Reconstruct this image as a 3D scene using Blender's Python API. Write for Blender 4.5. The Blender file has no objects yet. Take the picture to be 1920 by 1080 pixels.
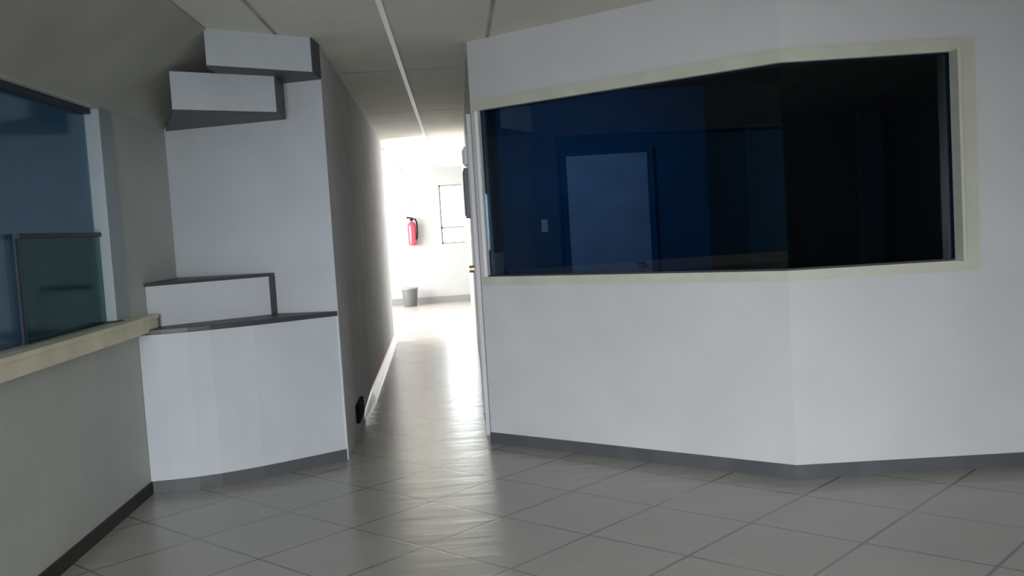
import bpy, bmesh, math
from mathutils import Vector, Matrix

S = bpy.context.scene
C = S.collection
PI = math.pi

# ------------------------------------------------------------------ camera
cam = bpy.data.cameras.new('camera')
cam.sensor_width = 36.0
cam.lens = 36.0 * 1800.0 / 1920.0
cam.clip_start = 0.05
cam.clip_end = 200
camo = bpy.data.objects.new('camera', cam)
C.objects.link(camo)
YAW, PITCH, ROLL = 0.0541958, 0.0656259, 0.062
fw = Vector((math.sin(YAW) * math.cos(PITCH), math.cos(YAW) * math.cos(PITCH), -math.sin(PITCH)))
rt = Vector((math.cos(YAW), -math.sin(YAW), 0))
up = rt.cross(fw)
R = rt * math.cos(ROLL) - up * math.sin(ROLL)
U = up * math.cos(ROLL) + rt * math.sin(ROLL)
camo.matrix_world = Matrix(((R.x, U.x, -fw.x, 0), (R.y, U.y, -fw.y, 0), (R.z, U.z, -fw.z, 1.45), (0, 0, 0, 1)))
S.camera = camo

# ------------------------------------------------------------------ view, sky, daylight, added fill lamps
S.view_settings.view_transform = 'Standard'
S.view_settings.look = 'None'
S.view_settings.exposure = 0.0
S.view_settings.gamma = 1.0
S.view_settings.use_curve_mapping = False

world = bpy.data.worlds.new('overcast_sky')
S.world = world
world.use_nodes = True
wn = world.node_tree
bg = wn.nodes['Background']
bg.inputs['Color'].default_value = (0.93, 0.97, 1.0, 1)
bg.inputs['Strength'].default_value = 16.0


def area(name, loc, target, sx, sy, power, col, spread=PI):
    l = bpy.data.lights.new(name, 'AREA')
    l.shape = 'RECTANGLE'
    l.size = sx
    l.size_y = sy
    l.energy = power
    l.color = col
    l.spread = spread
    o = bpy.data.objects.new(name, l)
    C.objects.link(o)
    o.location = loc
    d = Vector(target) - Vector(loc)
    o.rotation_euler = d.to_track_quat('-Z', 'Z' if abs(d.z) < 0.01 else 'Y').to_euler()
    return o


# daylight through the shopfront behind the camera
area('shopfront_daylight', (-0.7, -2.45, 1.2), (0.7, 6.0, -2.1), 3.0, 1.6, 204, (0.94, 0.965, 1.0), math.radians(80))
# daylight from the side of the bright room at the end of the corridor
area('end_room_daylight', (-3.8, 16.0, 1.7), (0.0, 16.3, 0.9), 4.5, 2.0, 820, (1.0, 0.99, 0.98))

# added fill lamp, no real source, brightens the office behind the dark glass
area('office_fill', (0.75, 7.2, 2.3), (1.3, 9.0, 1.0), 0.5, 0.5, 13, (0.60, 0.85, 1.0))
# added fill lamp that lifts the booth behind the reception window
area('booth_fill', (-2.72, 1.2, 1.6), (-2.9, 5.0, 1.5), 1.2, 1.8, 32, (0.80, 0.92, 1.0))

# ------------------------------------------------------------------ materials


def srgb(r, g, b):
    f = lambda v: (v / 255 / 12.92) if v / 255 <= 0.04045 else ((v / 255 + 0.055) / 1.055) ** 2.4
    return (f(r), f(g), f(b), 1)


def mat(name, col, rough=0.6, var=0.0, scale=3.0, bump=0.0, bscale=60.0, metallic=0.0, spec=0.5):
    m = bpy.data.materials.new(name)
    m.use_nodes = True
    nt = m.node_tree
    b = nt.nodes['Principled BSDF']
    b.inputs['Roughness'].default_value = rough
    b.inputs['Metallic'].default_value = metallic
    b.inputs['Specular IOR Level'].default_value = spec
    tc = nt.nodes.new('ShaderNodeTexCoord')
    if var > 0:
        n = nt.nodes.new('ShaderNodeTexNoise')
        n.inputs['Scale'].default_value = scale
        n.inputs['Detail'].default_value = 4
        nt.links.new(tc.outputs['Object'], n.inputs['Vector'])
        r = nt.nodes.new('ShaderNodeValToRGB')
        r.color_ramp.elements[0].position = 0.3
        r.color_ramp.elements[1].position = 0.7
        r.color_ramp.elements[0].color = (*[c * (1 - var) for c in col[:3]], 1)
        r.color_ramp.elements[1].color = (*[min(1, c * (1 + var)) for c in col[:3]], 1)
        nt.links.new(n.outputs['Fac'], r.inputs['Fac'])
        nt.links.new(r.outputs['Color'], b.inputs['Base Color'])
    else:
        b.inputs['Base Color'].default_value = col
    if bump > 0:
        n2 = nt.nodes.new('ShaderNodeTexNoise')
        n2.inputs['Scale'].default_value = bscale
        bp = nt.nodes.new('ShaderNodeBump')
        bp.inputs['Strength'].default_value = bump
        bp.inputs['Distance'].default_value = 0.01
        nt.links.new(tc.outputs['Object'], n2.inputs['Vector'])
        nt.links.new(n2.outputs['Fac'], bp.inputs['Height'])
        nt.links.new(bp.outputs['Normal'], b.inputs['Normal'])
    return m


def math_node(nt, op, a, b=None):
    n = nt.nodes.new('ShaderNodeMath')
    n.operation = op
    for i, v in enumerate((a, b)):
        if v is None:
            continue
        if isinstance(v, (int, float)):
            n.inputs[i].default_value = v
        else:
            nt.links.new(v, n.inputs[i])
    return n.outputs[0]


def line_mask(nt, x, y, nx, ny, off, step, half):
    """1 on the joint lines of one family of parallel joints"""
    d = math_node(nt, 'ADD', math_node(nt, 'MULTIPLY', x, nx), math_node(nt, 'MULTIPLY', y, ny))
    t = math_node(nt, 'DIVIDE', math_node(nt, 'SUBTRACT', d, off), step)
    f = math_node(nt, 'SUBTRACT', math_node(nt, 'FRACT', math_node(nt, 'ADD', t, 0.5)), 0.5)
    a = math_node(nt, 'MULTIPLY', math_node(nt, 'ABSOLUTE', f), step)
    mr = nt.nodes.new('ShaderNodeMapRange')
    mr.inputs['From Min'].default_value = half * 0.4
    mr.inputs['From Max'].default_value = half * 1.6
    mr.inputs['To Min'].default_value = 1
    mr.inputs['To Max'].default_value = 0
    nt.links.new(a, mr.inputs['Value'])
    return mr.outputs['Result'], math_node(nt, 'FLOOR', math_node(nt, 'ADD', t, 0.0))


def joint_material(name, base, joint, fams, rough, strength=0.8, wave=0.0, tilevar=0.04, spec=0.5):
    m = mat(name, base, rough, spec=spec)
    nt = m.node_tree
    b = nt.nodes['Principled BSDF']
    tc = [n for n in nt.nodes if n.type == 'TEX_COORD'][0]
    sp = nt.nodes.new('ShaderNodeSeparateXYZ')
    nt.links.new(tc.outputs['Object'], sp.inputs[0])
    x, y = sp.outputs[0], sp.outputs[1]
    outs = [line_mask(nt, x, y, *f) for f in fams]
    mk = outs[0][0]
    for o in outs[1:]:
        mk = math_node(nt, 'MAXIMUM', mk, o[0])
    wn_ = nt.nodes.new('ShaderNodeTexWhiteNoise')
    wn_.noise_dimensions = '2D'
    cx = nt.nodes.new('ShaderNodeCombineXYZ')
    nt.links.new(outs[0][1], cx.inputs[0])
    nt.links.new(outs[-1][1], cx.inputs[1])
    nt.links.new(cx.outputs[0], wn_.inputs['Vector'])
    ns = nt.nodes.new('ShaderNodeTexNoise')
    ns.inputs['Scale'].default_value = 2.2
    ns.inputs['Detail'].default_value = 5
    nt.links.new(tc.outputs['Object'], ns.inputs['Vector'])
    v = math_node(nt, 'ADD', math_node(nt, 'MULTIPLY', wn_.outputs['Value'], tilevar),
                  math_node(nt, 'MULTIPLY', ns.outputs['Fac'], 0.22))
    v = math_node(nt, 'ADD', v, 0.87)
    mul = nt.nodes.new('ShaderNodeVectorMath')
    mul.operation = 'SCALE'
    mul.inputs[0].default_value = base[:3]
    nt.links.new(v, mul.inputs['Scale'])
    # joints fade in and out along their length
    n3 = nt.nodes.new('ShaderNodeTexNoise')
    n3.inputs['Scale'].default_value = 1.3
    nt.links.new(tc.outputs['Object'], n3.inputs['Vector'])
    jf = nt.nodes.new('ShaderNodeMapRange')
    jf.inputs['From Min'].default_value = 0.35
    jf.inputs['From Max'].default_value = 0.6
    jf.inputs['To Min'].default_value = strength * 0.45
    jf.inputs['To Max'].default_value = strength
    nt.links.new(n3.outputs['Fac'], jf.inputs['Value'])
    mix = nt.nodes.new('ShaderNodeMix')
    mix.data_type = 'RGBA'
    nt.links.new(math_node(nt, 'MULTIPLY', mk, jf.outputs[0]), mix.inputs['Factor'])
    nt.links.new(mul.outputs[0], mix.inputs['A'])
    mix.inputs['B'].default_value = joint
    nt.links.new(mix.outputs['Result'], b.inputs['Base Color'])
    bp = nt.nodes.new('ShaderNodeBump')
    bp.inputs['Strength'].default_value = 0.12
    bp.inputs['Distance'].default_value = 0.003
    h = math_node(nt, 'MULTIPLY', mk, -1.0)
    nt.links.new(h, bp.inputs['Height'])
    last = bp
    if wave > 0:
        mp = nt.nodes.new('ShaderNodeMapping')
        mp.inputs['Scale'].default_value = (0.7, 4.0, 1.0)
        nt.links.new(tc.outputs['Object'], mp.inputs['Vector'])
        n4 = nt.nodes.new('ShaderNodeTexNoise')
        n4.inputs['Scale'].default_value = 1.6
        n4.inputs['Detail'].default_value = 2
        nt.links.new(mp.outputs[0], n4.inputs['Vector'])
        b2 = nt.nodes.new('ShaderNodeBump')
        b2.inputs['Strength'].default_value = 1.0
        b2.inputs['Distance'].default_value = wave
        nt.links.new(n4.outputs['Fac'], b2.inputs['Height'])
        nt.links.new(bp.outputs['Normal'], b2.inputs['Normal'])
        last = b2
    nt.links.new(last.outputs['Normal'], b.inputs['Normal'])
    return m


def glass(name, tint, rough=0.02, refl=1.0):
    """thin tinted pane: lets light through with a tint and mirrors by Fresnel"""
    m = bpy.data.materials.new(name)
    m.use_nodes = True
    nt = m.node_tree
    nt.nodes.clear()
    out = nt.nodes.new('ShaderNodeOutputMaterial')
    tr = nt.nodes.new('ShaderNodeBsdfTransparent')
    tr.inputs['Color'].default_value = tint
    gl = nt.nodes.new('ShaderNodeBsdfGlossy')
    gl.inputs['Roughness'].default_value = rough
    fr = nt.nodes.new('ShaderNodeFresnel')
    fr.inputs['IOR'].default_value = 1.5
    mx = nt.nodes.new('ShaderNodeMixShader')
    nt.links.new(math_node(nt, 'MULTIPLY', fr.outputs[0], refl), mx.inputs[0])
    nt.links.new(tr.outputs[0], mx.inputs[1])
    nt.links.new(gl.outputs[0], mx.inputs[2])
    nt.links.new(mx.outputs[0], out.inputs[0])
    return m


M = {}
M['wall'] = mat('wall_paint', (0.50, 0.505, 0.52, 1), 0.6, 0.05, 2.0, 0.08, 25)
M['wall_left'] = mat('wall_paint_left', (0.54, 0.56, 0.52, 1), 0.65, 0.06, 2.0, 0.08, 25)
M['corr'] = mat('corridor_grey_paint', (0.66, 0.65, 0.65, 1), 0.85, 0.08, 2.5, 0.1, 20, spec=0.15)
M['corr_r'] = mat('corridor_right_paint', (0.50, 0.50, 0.51, 1), 0.45, 0.06, 2.5, 0.1, 20)
M['soffit'] = mat('soffit_paint', (0.43, 0.43, 0.38, 1), 0.7, 0.10, 2.5)
M['end'] = mat('end_room_paint', (0.29, 0.29, 0.29, 1), 0.7, 0.02)
M['skirt'] = mat('dark_skirting', (0.075, 0.08, 0.085, 1), 0.5, 0.15, 5)
M['skirt_left'] = mat('brown_black_skirting', (0.022, 0.02, 0.014, 1), 0.5, 0.2, 5)
M['white'] = mat('white_gloss_paint', (0.80, 0.80, 0.79, 1), 0.3)
M['gloss'] = mat('white_glazed_skirting', (0.85, 0.85, 0.84, 1), 0.15)
M['trim'] = mat('beige_trim', (0.47, 0.48, 0.40, 1), 0.45, 0.06, 6)
M['ledge'] = mat('beige_ledge', (0.88, 0.82, 0.60, 1), 0.45, 0.10, 4)
M['box'] = mat('boxing_white', (0.47, 0.50, 0.53, 1), 0.6, 0.05, 3)
M['darktop'] = mat('dark_laminate_and_shade', (0.045, 0.045, 0.05, 1), 0.45, 0.1, 5)  # dark tops; also carries the painted shade of the housing end
M['boxshade'] = mat('boxing_shade', (0.07, 0.075, 0.08, 1), 0.5)  # bulkhead ends and undersides: their shade put into the colour
M['black'] = mat('black_rubber', (0.004, 0.004, 0.004, 1), 0.9, spec=0.1)
M['bin'] = mat('grey_plastic', (0.09, 0.09, 0.09, 1), 0.6)
M['skirt_far'] = mat('grey_skirting', (0.16, 0.16, 0.16, 1), 0.5)
M['red'] = mat('red_enamel', (0.35, 0.03, 0.06, 1), 0.3)
M['frame'] = mat('window_stile', (0.34, 0.40, 0.42, 1), 0.4, 0.05, 4)
M['hatch'] = mat('dark_hatch_frame', (0.02, 0.025, 0.03, 1), 0.5)
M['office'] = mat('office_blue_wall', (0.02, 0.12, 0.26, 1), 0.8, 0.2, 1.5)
M['officeshade'] = mat('office_shade_wall', (0.02, 0.025, 0.03, 1), 0.8)  # dimness of the office put into the colour
M['paleband'] = mat('office_pale_band', (0.07, 0.09, 0.09, 1), 0.8)  # upright bands a little paler than the back wall
M['bluedoor'] = mat('blue_door', (0.58, 0.52, 0.68, 1), 0.6, 0.1, 4)
M['booth'] = mat('booth_wall', (0.25, 0.40, 0.52, 1), 0.8, 0.1, 1.5)
M['metal'] = mat('brushed_metal', (0.7, 0.68, 0.62, 1), 0.25, metallic=1.0)
M['brass'] = mat('brass', (0.85, 0.62, 0.42, 1), 0.3, metallic=0.8)
M['meter'] = mat('grey_enclosure', (0.18, 0.18, 0.19, 1), 0.5)
M['sign'] = mat('pale_sign', (0.45, 0.45, 0.45, 1), 0.6)
M['duct'] = mat('white_plastic_duct', (0.85, 0.85, 0.82, 1), 0.35)
M['floor'] = joint_material('floor_tiles', (0.32, 0.31, 0.282, 1), (0.07, 0.065, 0.055, 1),
                            [(-0.682, 0.731, 1.225, 0.529, 0.007), (0.7071, 0.7071, 2.38, 0.525, 0.0055)],
                            0.25, 0.8, wave=0.0045)
M['ceiling'] = joint_material('ceiling_panels', (0.78, 0.765, 0.67, 1), (0.05, 0.05, 0.04, 1),
                              [(1.0, 0.0, 0.28, 1.27, 0.012), (0.0, 1.0, 7.35, 2.54, 0.008)], 0.8, 0.9)
M['glass_blue'] = glass('blue_tinted_glass', (0.33, 0.43, 0.52, 1))
M['glass_grey'] = glass('grey_tinted_glass', (0.50, 0.62, 0.70, 1), 0.10, 0.55)
M['glass_hatch'] = glass('greenish_glass', (0.62, 0.72, 0.68, 1), 0.10, 0.15)
M['glass_clear'] = glass('clear_glass', (0.95, 0.97, 0.97, 1))

# ------------------------------------------------------------------ helpers


def prism(bm, poly, z0, z1):
    vb = [bm.verts.new((p[0], p[1], z0)) for p in poly]
    vt = [bm.verts.new((p[0], p[1], z1)) for p in poly]
    n = len(poly)
    bm.faces.new(vb)
    bm.faces.new(vt)
    for i in range(n):
        bm.faces.new((vb[i], vb[(i + 1) % n], vt[(i + 1) % n], vt[i]))


def hexa(bm, q0, q1):
    """solid between two matching 3D quads"""
    a = [bm.verts.new(p) for p in q0]
    b = [bm.verts.new(p) for p in q1]
    n = len(a)
    bm.faces.new(a)
    bm.faces.new(b)
    for i in range(n):
        bm.faces.new((a[i], a[(i + 1) % n], b[(i + 1) % n], b[i]))


def box(bm, x0, x1, y0, y1, z0, z1):
    prism(bm, [(x0, y0), (x1, y0), (x1, y1), (x0, y1)], z0, z1)


def lathe(bm, prof, cx, cy, n=28):
    rings = []
    for r, z in prof:
        rings.append([bm.verts.new((cx + r * math.cos(2 * PI * i / n), cy + r * math.sin(2 * PI * i / n), z)) for i in range(n)])
    for a, b in zip(rings, rings[1:]):
        for i in range(n):
            bm.faces.new((a[i], a[(i + 1) % n], b[(i + 1) % n], b[i]))
    bm.faces.new(rings[0])
    bm.faces.new(rings[-1])


def tube(bm, pts, r, n=10):
    pts = [Vector(p) for p in pts]
    rings = []
    for i, p in enumerate(pts):
        d = (pts[min(i + 1, len(pts) - 1)] - pts[max(i - 1, 0)]).normalized()
        s = d.cross(Vector((0.13, 0.2, 1) if abs(d.z) < 0.9 else (1, 0.1, 0))).normalized()
        t = d.cross(s)
        rings.append([bm.verts.new(p + (s * math.cos(2 * PI * k / n) + t * math.sin(2 * PI * k / n)) * r) for k in range(n)])
    for a, b in zip(rings, rings[1:]):
        for k in range(n):
            bm.faces.new((a[k], a[(k + 1) % n], b[(k + 1) % n], b[k]))
    bm.faces.new(rings[0])
    bm.faces.new(rings[-1])


def obj(name, bm, m, parent=None, bevel=0.0, smooth=False):
    bmesh.ops.recalc_face_normals(bm, faces=bm.faces)
    me = bpy.data.meshes.new(name)
    bm.to_mesh(me)
    bm.free()
    me.materials.append(m)
    o = bpy.data.objects.new(name, me)
    C.objects.link(o)
    if smooth:
        for p in me.polygons:
            p.use_smooth = True
        md = o.modifiers.new('wn', 'EDGE_SPLIT')
        md.split_angle = 0.6
    if bevel > 0:
        md = o.modifiers.new('bevel', 'BEVEL')
        md.width = bevel
        md.segments = 2
        md.limit_method = 'ANGLE'
    if parent:
        o.parent = parent
        o.matrix_parent_inverse = Matrix.Translation(parent.location).inverted()
    return o


def struct(name, bm, m, bevel=0.0, parent=None):
    o = obj(name, bm, m, parent, bevel)
    if not parent:
        o['kind'] = 'structure'
    return o


def tag(o, label, cat, group=None):
    o['label'] = label
    o['category'] = cat
    if group:
        o['group'] = group
    return o


def thing(name, label, cat, loc, group=None):
    o = bpy.data.objects.new(name, None)
    o.empty_display_size = 0.1
    C.objects.link(o)
    o.location = loc
    return tag(o, label, cat, group)


def NB():
    return bmesh.new()


def offset(pts, d):
    """mitred offset of an open polyline to its left by d"""
    out = []
    n = len(pts)
    for i in range(n):
        ns = []
        if i > 0:
            v = Vector(pts[i]) - Vector(pts[i - 1])
            ns.append(Vector((-v.y, v.x)).normalized())
        if i < n - 1:
            v = Vector(pts[i + 1]) - Vector(pts[i])
            ns.append(Vector((-v.y, v.x)).normalized())
        if len(ns) == 1:
            out.append(Vector(pts[i]) + ns[0] * d)
        else:
            m = (ns[0] + ns[1]).normalized()
            out.append(Vector(pts[i]) + m * (d / m.dot(ns[0])))
    return [(p.x, p.y) for p in out]


def strip(bm, pts, d0, d1, z0, z1):
    """band between two offsets of a polyline"""
    a = offset(pts, d0)
    b = offset(pts, d1)
    for i in range(len(pts) - 1):
        prism(bm, [a[i], a[i + 1], b[i + 1], b[i]], z0, z1)


def lerp(a, b, t):
    return (a[0] + (b[0] - a[0]) * t, a[1] + (b[1] - a[1]) * t)


# ------------------------------------------------------------------ plan of the place (metres)
CEIL = 2.66
P0 = (0.20, 19.0)          # corridor right wall at the far wall
P1 = (0.146, 6.374)        # corner of the corridor and the angled glazed wall
P2 = (1.735, 4.982)        # fold of the glazed wall
P3 = (4.60, 4.775)         # its right end, outside the frame
Q5 = (-1.894, 5.705)       # counter meets the left wall
Q4b = (-1.435, 5.811)
Q4 = (-0.804, 6.192)       # end of the counter, corridor left wall starts
QL = (-0.913, 12.8)        # end of the corridor left wall
XL = -1.894                # face of the left wall
YB = -2.6                  # back wall
FW = 19.0                  # far wall
WB, WT = 1.118, 2.205      # glazed wall: window bottom and top

bm = NB(); box(bm, -5.0, 5.0, YB - 0.2, FW + 0.2, -0.1, 0.0)
struct('floor', bm, M['floor'])
bm = NB(); box(bm, -5.0, 5.0, YB - 0.2, FW + 0.2, CEIL, CEIL + 0.1)
struct('ceiling', bm, M['ceiling'])

# glazed wall on the right, folded at P2 (interior side = offset to the left of P1->P2)
T = 0.12
f12 = lambda t: lerp(P1, P2, t)
a_w = f12(0.029)           # left end of the window
b_w = lerp(P2, P3, 0.312)  # right end of the window
bm = NB()
full = [P1, P2, P3]
strip(bm, full, 0.0, T, 0, WB)
strip(bm, full, 0.0, T, WT, CEIL)
strip(bm, [P1, a_w], 0.0, T, WB, WT)
strip(bm, [b_w, P3], 0.0, T, WB, WT)
struct('wall_right', bm, M['wall'])

# corridor right wall
bm = NB()
iv = offset([P1, P2], T)[0]
prism(bm, [P1, iv, (0.32, 6.55), (0.32, FW), P0], 0, CEIL)
struct('wall_corridor_right', bm, M['corr_r'])

# outer shell
bm = NB(); box(bm, 4.6, 4.8, YB, FW, 0, CEIL)
struct('wall_far_right', bm, M['wall'])
bm = NB()
box(bm, -2.0, 4.8, YB - 0.15, YB, 0, CEIL)
struct('wall_back', bm, M['wall'])

# left wall with the reception window
LY0, LY1 = 2.2, 5.545      # window opening along the wall
LZ0, LZ1 = 1.05, 2.215
bm = NB()
box(bm, XL - 0.15, XL, YB, 6.75, 0, LZ0)
box(bm, XL - 0.15, XL, YB, 6.75, LZ1, CEIL)
box(bm, XL - 0.15, XL, YB, LY0, LZ0, LZ1)
box(bm, XL - 0.15, XL, LY1, 6.75, LZ0, LZ1)
struct('wall_left', bm, M['wall_left'])
# sloped soffit above it
bm = NB()
sy0, sy1 = YB, 6.56
prof = [(XL, 2.225), (XL, CEIL), (-1.33, CEIL), (-1.33, CEIL - 0.012)]
hexa(bm, [(p[0], sy0, p[1]) for p in prof], [(p[0], sy1, p[1]) for p in prof])
struct('ceiling_soffit', bm, M['soffit'])

# wall behind the counter and the corridor left wall
bm = NB()
prism(bm, [(XL, 6.575), (-0.792, 6.2), (-0.90, 6.45), (XL, 6.75)], 0, CEIL)
struct('wall_alcove', bm, M['box'])
bm = NB()
prism(bm, [(-0.79, 6.202), QL, (-1.06, 12.8), (-1.0, 6.6), (-0.90, 6.30)], 0, CEIL)
struct('wall_corridor_left', bm, M['corr'])

# end room
bm = NB()
wx0, wx1, wz0, wz1 = -0.29, 0.165, 1.16, 2.31
box(bm, -5.0, wx0, FW, FW + 0.15, 0, CEIL)
box(bm, wx1, 4.8, FW, FW + 0.15, 0, CEIL)
box(bm, wx0, wx1, FW, FW + 0.15, 0, wz0)
box(bm, wx0, wx1, FW, FW + 0.15, wz1, CEIL)
struct('wall_far', bm, M['end'])
bm = NB(); box(bm, -5.0, -4.85, 6.75, FW, 0, CEIL)
struct('wall_far_left', bm, M['end'])
bm = NB(); box(bm, -4.85, -1.06, 12.68, 12.8, 0, CEIL)
struct('wall_end_room_front', bm, M['end'])

# office behind the dark glass
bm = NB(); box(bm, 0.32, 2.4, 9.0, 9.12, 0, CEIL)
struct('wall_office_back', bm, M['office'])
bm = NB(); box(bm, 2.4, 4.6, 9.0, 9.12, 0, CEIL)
struct('wall_office_back_right', bm, M['officeshade'])  # dim right half of the back wall, darkness put into the paint
bm = NB()
box(bm, 2.78, 3.12, 8.9, 9.0, 0, 2.25)
struct('pale_band_1', bm, M['paleband'])
bm = NB()
box(bm, 3.85, 4.05, 8.9, 9.0, 0, 2.3)
struct('pale_band_2', bm, M['paleband'])
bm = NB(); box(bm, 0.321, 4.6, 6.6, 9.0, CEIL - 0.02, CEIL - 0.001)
struct('ceiling_office', bm, M['officeshade'])
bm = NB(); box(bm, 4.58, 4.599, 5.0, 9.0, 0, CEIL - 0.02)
struct('office_dark_lining', bm, M['officeshade'])  # added dark lining that hides the lit wall from the glass

# booth behind the reception window
bm = NB()
box(bm, -3.5, -3.4, 1.0, 6.75, 0, CEIL)
box(bm, -3.4, XL - 0.15, 0.9, 1.0, 0, CEIL)
box(bm, -3.4, XL - 0.15, 6.65, 6.75, 0, CEIL)
struct('wall_booth', bm, M['booth'])

# ------------------------------------------------------------------ windows
# folded dark window on the right
w = [a_w, P2, b_w]
wr = NB(); strip(wr, w, 0.022, 0.030, WB, WT)
win1 = struct('window_1', wr, M['glass_blue'])
bm = NB()
tw = 0.075
wo = [f12(0.012), P2, lerp(P2, P3, 0.350)]
strip(bm, wo, -0.018, 0.0, WT, WT + 0.07)       # head
strip(bm, wo, -0.018, 0.0, WB - 0.055, WB)      # sill
strip(bm, [b_w, lerp(P2, P3, 0.350)], -0.018, 0.0, WB, WT)
fr1 = struct('window_frame', bm, M['trim'], parent=win1)
bm = NB()
strip(bm, [b_w, lerp(P2, P3, 0.3065)], 0.0, 0.1, WB, WT)
struct('window_reveal', bm, M['trim'], parent=win1)
bm = NB()
strip(bm, [f12(0.020), a_w], -0.018, 0.018, WB, WT)
struct('corner_stile', bm, M['white'], parent=win1, bevel=0.003)
bm = NB()
strip(bm, w, 0.0, 0.02, WB, WB + 0.010)
struct('window_sill', bm, M['darktop'], parent=win1)

# reception window on the left
wr = NB(); box(wr, XL - 0.075, XL - 0.065, LY0, 5.36, LZ0, LZ1)
win2 = struct('window_2', wr, M['glass_grey'])
bm = NB()
box(bm, XL - 0.08, XL + 0.012, 5.352, 5.55, LZ0 + 0.01, LZ1)
struct('window_stile', bm, M['frame'], parent=win2, bevel=0.004)
bm = NB()
box(bm, XL - 0.08, XL - 0.03, LY0, 5.352, LZ1 - 0.03, LZ1)
struct('window_head', bm, M['hatch'], parent=win2)
bm = NB()
hy0, hz1 = 4.365, 1.525
box(bm, XL - 0.06, XL - 0.03, hy0, 5.352, hz1, hz1 + 0.022)
box(bm, XL - 0.06, XL - 0.05, hy0, hy0 + 0.02, LZ0, hz1)
ha = struct('hatch_frame', bm, M['hatch'], parent=win2)
bm = NB()
box(bm, XL - 0.05, XL - 0.042, hy0 + 0.035, 5.352, LZ0, hz1)
o = obj('hatch_pane', bm, M['glass_hatch'], win2)

# bright window on the far wall
wr = NB(); box(wr, wx0, wx1, FW + 0.07, FW + 0.08, wz0, wz1)
win3 = struct('window_3', wr, M['glass_clear'])
bm = NB()
box(bm, wx0, wx1, FW + 0.03, FW + 0.10, 1.455, 1.495)
box(bm, wx0, wx0 + 0.025, FW + 0.03, FW + 0.10, wz0, wz1)
box(bm, wx0, wx1, FW + 0.03, FW + 0.10, wz0, wz0 + 0.025)
box(bm, wx0, wx1, FW + 0.03, FW + 0.10, wz1 - 0.025, wz1)
struct('window_frame', bm, M['meter'], parent=win3)

# ------------------------------------------------------------------ doors
bm = NB(); box(bm, 1.06, 1.82, 8.93, 8.97, 0.01, 2.05)
d1 = struct('door_1', bm, M['bluedoor'], bevel=0.003)
bm = NB()
box(bm, 1.0, 1.06, 8.94, 9.0, 0, 2.11); box(bm, 1.82, 1.88, 8.94, 9.0, 0, 2.11); box(bm, 1.06, 1.82, 8.94, 9.0, 2.05, 2.11)
struct('door_frame', bm, M['office'], parent=d1)
bm = NB(); tube(bm, [(1.74, 8.93, 1.02), (1.74, 8.88, 1.02), (1.66, 8.88, 1.02)], 0.01)
obj('door_handle', bm, M['metal'], d1, smooth=True)

cw = lambda y: P1[0] + (P0[0] - P1[0]) * (y - P1[1]) / (P0[1] - P1[1])
bm = NB()
prism(bm, [(cw(6.66), 6.66), (cw(7.42), 7.42), (cw(7.42) - 0.012, 7.42), (cw(6.66) - 0.012, 6.66)], 0.01, 2.16)
d2 = struct('door_2', bm, M['corr_r'])
bm = NB()
for (ya, yb, za, zb) in ((6.60, 6.66, 0, 2.22), (7.42, 7.48, 0, 2.22), (6.66, 7.42, 2.16, 2.22)):
    prism(bm, [(cw(ya), ya), (cw(yb), yb), (cw(yb) - 0.03, yb), (cw(ya) - 0.03, ya)], za, zb)
struct('door_frame', bm, M['corr_r'], parent=d2, bevel=0.003)
bm = NB()
kx, ky, kz = cw(6.70) - 0.012, 6.70, 1.16
tube(bm, [(kx, ky, kz), (kx - 0.03, ky, kz)], 0.008)
tube(bm, [(kx - 0.028, ky, kz), (kx - 0.034, ky, kz), (kx - 0.055, ky, kz), (kx - 0.062, ky, kz)], 0.026, 16)
obj('door_knob', bm, M['brass'], d2, smooth=True)

# ------------------------------------------------------------------ skirtings
bm = NB(); strip(bm, [P1, P2, P3], -0.012, 0.0, 0, 0.072)
struct('baseboard_right', bm, M['skirt'])
bm = NB(); box(bm, XL, XL + 0.014, YB, Q5[1], 0, 0.07)
struct('baseboard_left', bm, M['skirt_left'])
cl = lambda y: -0.79 + (QL[0] + 0.79) * (y - 6.202) / (QL[1] - 6.202)
bm = NB()
sk = [(0.0, 0.0), (0.045, 0.0), (0.042, 0.02), (0.014, 0.088), (0.0, 0.092)]
hexa(bm, [(cl(7.5) + a * 0.3, 7.5, z * 0.5) for a, z in sk], [(cl(8.3) + a, 8.3, z) for a, z in sk])
hexa(bm, [(cl(8.3) + a, 8.3, z) for a, z in sk], [(cl(12.8) + a, 12.8, z) for a, z in sk])
struct('baseboard_corridor', bm, M['gloss'])
bm = NB(); box(bm, -4.85, 0.17, FW - 0.015, FW, 0, 0.13)
struct('baseboard_far', bm, M['skirt_far'])

# ------------------------------------------------------------------ counter with its boxing
t = thing('counter', 'low white curved counter with dark worktop at the corridor entrance', 'counter', (-1.3, 6.1, 0))
cpts = [Q5, (-1.76, 5.716), (-1.62, 5.742), (-1.50, 5.782), (-1.39, 5.832), (-1.27, 5.893), (-1.12, 5.985), Q4]
cpts2 = [(Q5[0] + 0.002, Q5[1])] + cpts[1:]
bm = NB()
prism(bm, cpts2 + [(-0.792, 6.194), (XL + 0.002, 6.568)], 0, 0.938)
obj('front_panel', bm, M['box'], t)
bm = NB()
b_ = offset(cpts, -0.012)
b_[0] = (XL + 0.002, b_[0][1])
prism(bm, b_ + [(-0.795, 6.194), (XL + 0.002, 6.568)], 0.938, 0.968)
obj('worktop', bm, M['darktop'], t, bevel=0.003)
bm = NB(); strip(bm, cpts, -0.012, 0.0, 0, 0.07)
obj('skirting', bm, M['skirt'], t)

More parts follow.
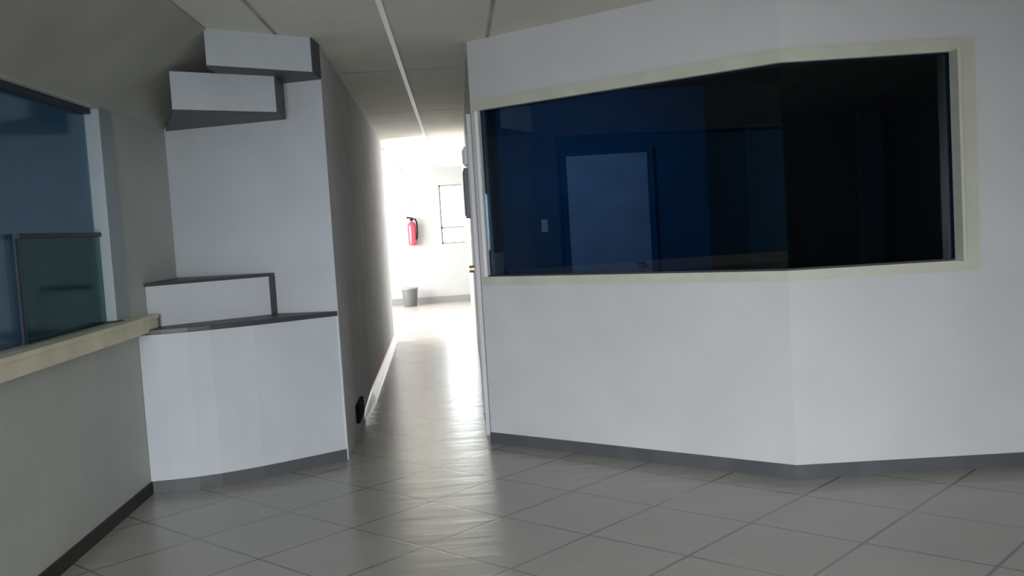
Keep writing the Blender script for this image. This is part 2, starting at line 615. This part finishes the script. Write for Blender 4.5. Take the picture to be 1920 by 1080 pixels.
t = thing('boxed_housing', 'white boxed housing with dark top and shade-coloured end, standing on the counter', 'boxing', (-1.5, 6.2, 0.968))
p, q = (-1.83, 5.892), (-1.225, 6.265)
bm = NB()
prism(bm, [p, q, (-1.215, 6.342), (XL + 0.002, 6.565), (XL + 0.002, 5.9)], 0.969, 1.215)
obj('front_panel', bm, M['box'], t)
bm = NB()
prism(bm, [(-1.85, 5.88), (-1.215, 6.27), (-1.2, 6.335), (XL + 0.002, 6.565), (XL + 0.002, 5.885)], 1.215, 1.235)
obj('top_board', bm, M['darktop'], t)
bm = NB()
prism(bm, [q, (-1.21, 6.272), (-1.198, 6.334), (-1.2149, 6.341)], 0.969, 1.215)
obj('shaded_end', bm, M['darktop'], t)  # shade of the side facing the corridor, put into the colour

t = thing('boxed_bulkhead', 'white boxed bulkhead touching the ceiling, above the other boxing', 'boxing', (-1.1, 5.9, 2.45), None)
bm = NB()
prism(bm, [(-1.34, 5.563), (-0.81, 5.975), (-0.795, 6.198), (-1.34, 6.385)], 2.452, CEIL - 0.001)
obj('front_panel', bm, M['box'], t)
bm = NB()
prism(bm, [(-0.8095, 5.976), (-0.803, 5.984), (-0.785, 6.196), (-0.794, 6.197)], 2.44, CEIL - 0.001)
obj('shaded_end', bm, M['boxshade'], t)
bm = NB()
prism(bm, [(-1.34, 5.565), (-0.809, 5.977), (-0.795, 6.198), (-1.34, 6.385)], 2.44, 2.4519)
obj('shaded_underside', bm, M['boxshade'], t)

t = thing('boxed_bulkhead', 'lower white boxed bulkhead stepped back under the top one', 'boxing', (-1.3, 5.95, 2.21), None)
bm = NB()
prism(bm, [(-1.565, 5.621), (-1.044, 5.985), (-1.05, 6.286), (-1.565, 6.462)], 2.224, 2.4395)
obj('front_panel', bm, M['box'], t)
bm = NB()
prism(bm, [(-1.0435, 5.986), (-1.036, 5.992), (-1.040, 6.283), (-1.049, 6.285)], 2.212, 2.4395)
obj('shaded_end', bm, M['boxshade'], t)
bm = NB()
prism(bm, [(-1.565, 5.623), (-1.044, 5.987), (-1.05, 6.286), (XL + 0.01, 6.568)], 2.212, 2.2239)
obj('shaded_underside', bm, M['boxshade'], t)

# beige ledge under the reception window
t = thing('window_ledge', 'long beige ledge below the reception window on the left wall', 'ledge', (XL, 4.0, 0.95))
bm = NB(); box(bm, XL + 0.001, XL + 0.085, 1.8, 5.855, 1.025, 1.05)
obj('ledge_board', bm, M['ledge'], t, bevel=0.004)
bm = NB()
prof = [(1.8, 0.955), (5.68, 0.955), (5.68, 0.970), (5.85, 0.970), (5.85, 1.0249), (1.8, 1.0249)]
hexa(bm, [(XL + 0.001, a, z) for a, z in prof], [(XL + 0.075, a, z) for a, z in prof])
obj('fascia', bm, M['ledge'], t)
bm = NB(); box(bm, XL + 0.001, XL + 0.082, 5.856, 5.862, 0.970, 1.045)
obj('end_cap', bm, M['darktop'], t)

# ------------------------------------------------------------------ corridor and end room things
bm = NB()
box(bm, -0.342, -0.308, 2.0, FW - 0.02, CEIL - 0.014, CEIL - 0.0005)
tag(obj('ceiling_duct', bm, M['duct'], bevel=0.003), 'thin white duct running along the ceiling into the corridor', 'duct')

bm = NB()
prism(bm, [(cl(6.85) + 0.002, 6.85), (cl(6.85) + 0.03, 6.85), (cl(7.25) + 0.03, 7.25), (cl(7.25) + 0.002, 7.25)], 0.10, 0.23)
tag(obj('socket_box', bm, M['black'], bevel=0.006), 'small black box fixed low on the dark corridor wall', 'box')

t = thing('meter_cabinet', 'narrow grey cabinet hung on the right corridor wall', 'cabinet', (cw(8.3), 8.3, 1.5))
bm = NB(); box(bm, cw(8.3) - 0.06, cw(8.3) - 0.002, 8.1, 8.5, 1.53, 1.95)
obj('cabinet_body', bm, M['meter'], t, bevel=0.004)
bm = NB(); box(bm, cw(8.3) - 0.066, cw(8.3) - 0.0601, 8.12, 8.48, 1.55, 1.93)
obj('cabinet_door', bm, M['meter'], t, bevel=0.002)
t = thing('emergency_light', 'small white emergency light high on the right corridor wall', 'light', (cw(8.3), 8.3, 2.0))
bm = NB(); box(bm, cw(8.3) - 0.05, cw(8.3) - 0.002, 8.15, 8.45, 1.98, 2.13)
obj('light_body', bm, M['white'], t, bevel=0.006)
bm = NB(); box(bm, cw(8.3) - 0.062, cw(8.3) - 0.0501, 8.18, 8.42, 2.0, 2.11)
obj('light_cover', bm, M['duct'], t, bevel=0.004)

# fire extinguisher
ex, ey = -0.86, FW - 0.1
t = thing('fire_extinguisher', 'red fire extinguisher hanging on the bright far wall', 'extinguisher', (ex, ey, 1.17))
bm = NB()
lathe(bm, [(0.06, 1.17), (0.078, 1.185), (0.08, 1.20), (0.08, 1.54), (0.07, 1.585), (0.045, 1.615), (0.025, 1.63), (0.022, 1.65)], ex, ey)
obj('cylinder_body', bm, M['red'], t, smooth=True)
bm = NB()
lathe(bm, [(0.028, 1.65), (0.03, 1.69)], ex, ey, 14)
hexa(bm, [(ex - 0.09, ey - 0.012, 1.70), (ex + 0.03, ey - 0.012, 1.69), (ex + 0.03, ey + 0.012, 1.69), (ex - 0.09, ey + 0.012, 1.70)],
     [(ex - 0.09, ey - 0.012, 1.73), (ex + 0.03, ey - 0.012, 1.71), (ex + 0.03, ey + 0.012, 1.71), (ex - 0.09, ey + 0.012, 1.73)])
obj('valve_handle', bm, M['black'], t)
bm = NB()
tube(bm, [(ex + 0.03, ey, 1.68), (ex + 0.07, ey - 0.01, 1.68), (ex + 0.10, ey - 0.02, 1.62), (ex + 0.105, ey - 0.03, 1.5), (ex + 0.095, ey - 0.04, 1.35), (ex + 0.085, ey - 0.05, 1.28)], 0.014)
obj('hose', bm, M['black'], t, smooth=True)
bm = NB(); box(bm, ex - 0.03, ex + 0.03, FW - 0.035, FW - 0.001, 1.45, 1.53)
obj('wall_bracket', bm, M['metal'], t)
bm = NB(); box(bm, ex - 0.08, ex + 0.06, FW - 0.008, FW - 0.001, 1.93, 2.05)
tag(obj('wall_sign', bm, M['sign'], bevel=0.002), 'small pale grey sign on the far wall above the extinguisher', 'sign')

# bin
t = thing('waste_bin', 'dark grey waste bin on the floor against the far wall', 'bin', (-0.97, 18.6, 0))
bm = NB(); lathe(bm, [(0.12, 0.002), (0.125, 0.01), (0.155, 0.34), (0.155, 0.35), (0.145, 0.35), (0.115, 0.02)], -0.97, 18.6)
obj('bin_body', bm, M['bin'], t, smooth=True)
bm = NB(); lathe(bm, [(0.156, 0.335), (0.166, 0.335), (0.166, 0.36), (0.156, 0.36)], -0.97, 18.6)
obj('bin_rim', bm, M['meter'], t, smooth=True)

# light switch in the office
t = thing('light_switch', 'white light switch on the blue office wall behind the dark glass', 'switch', (0.83, 8.99, 1.4))
bm = NB(); box(bm, 0.80, 0.86, 8.985, 8.999, 1.36, 1.48)
obj('switch_plate', bm, M['white'], t, bevel=0.003)
bm = NB(); box(bm, 0.818, 0.842, 8.978, 8.9849, 1.39, 1.45)
obj('rocker', bm, M['duct'], t, bevel=0.001)
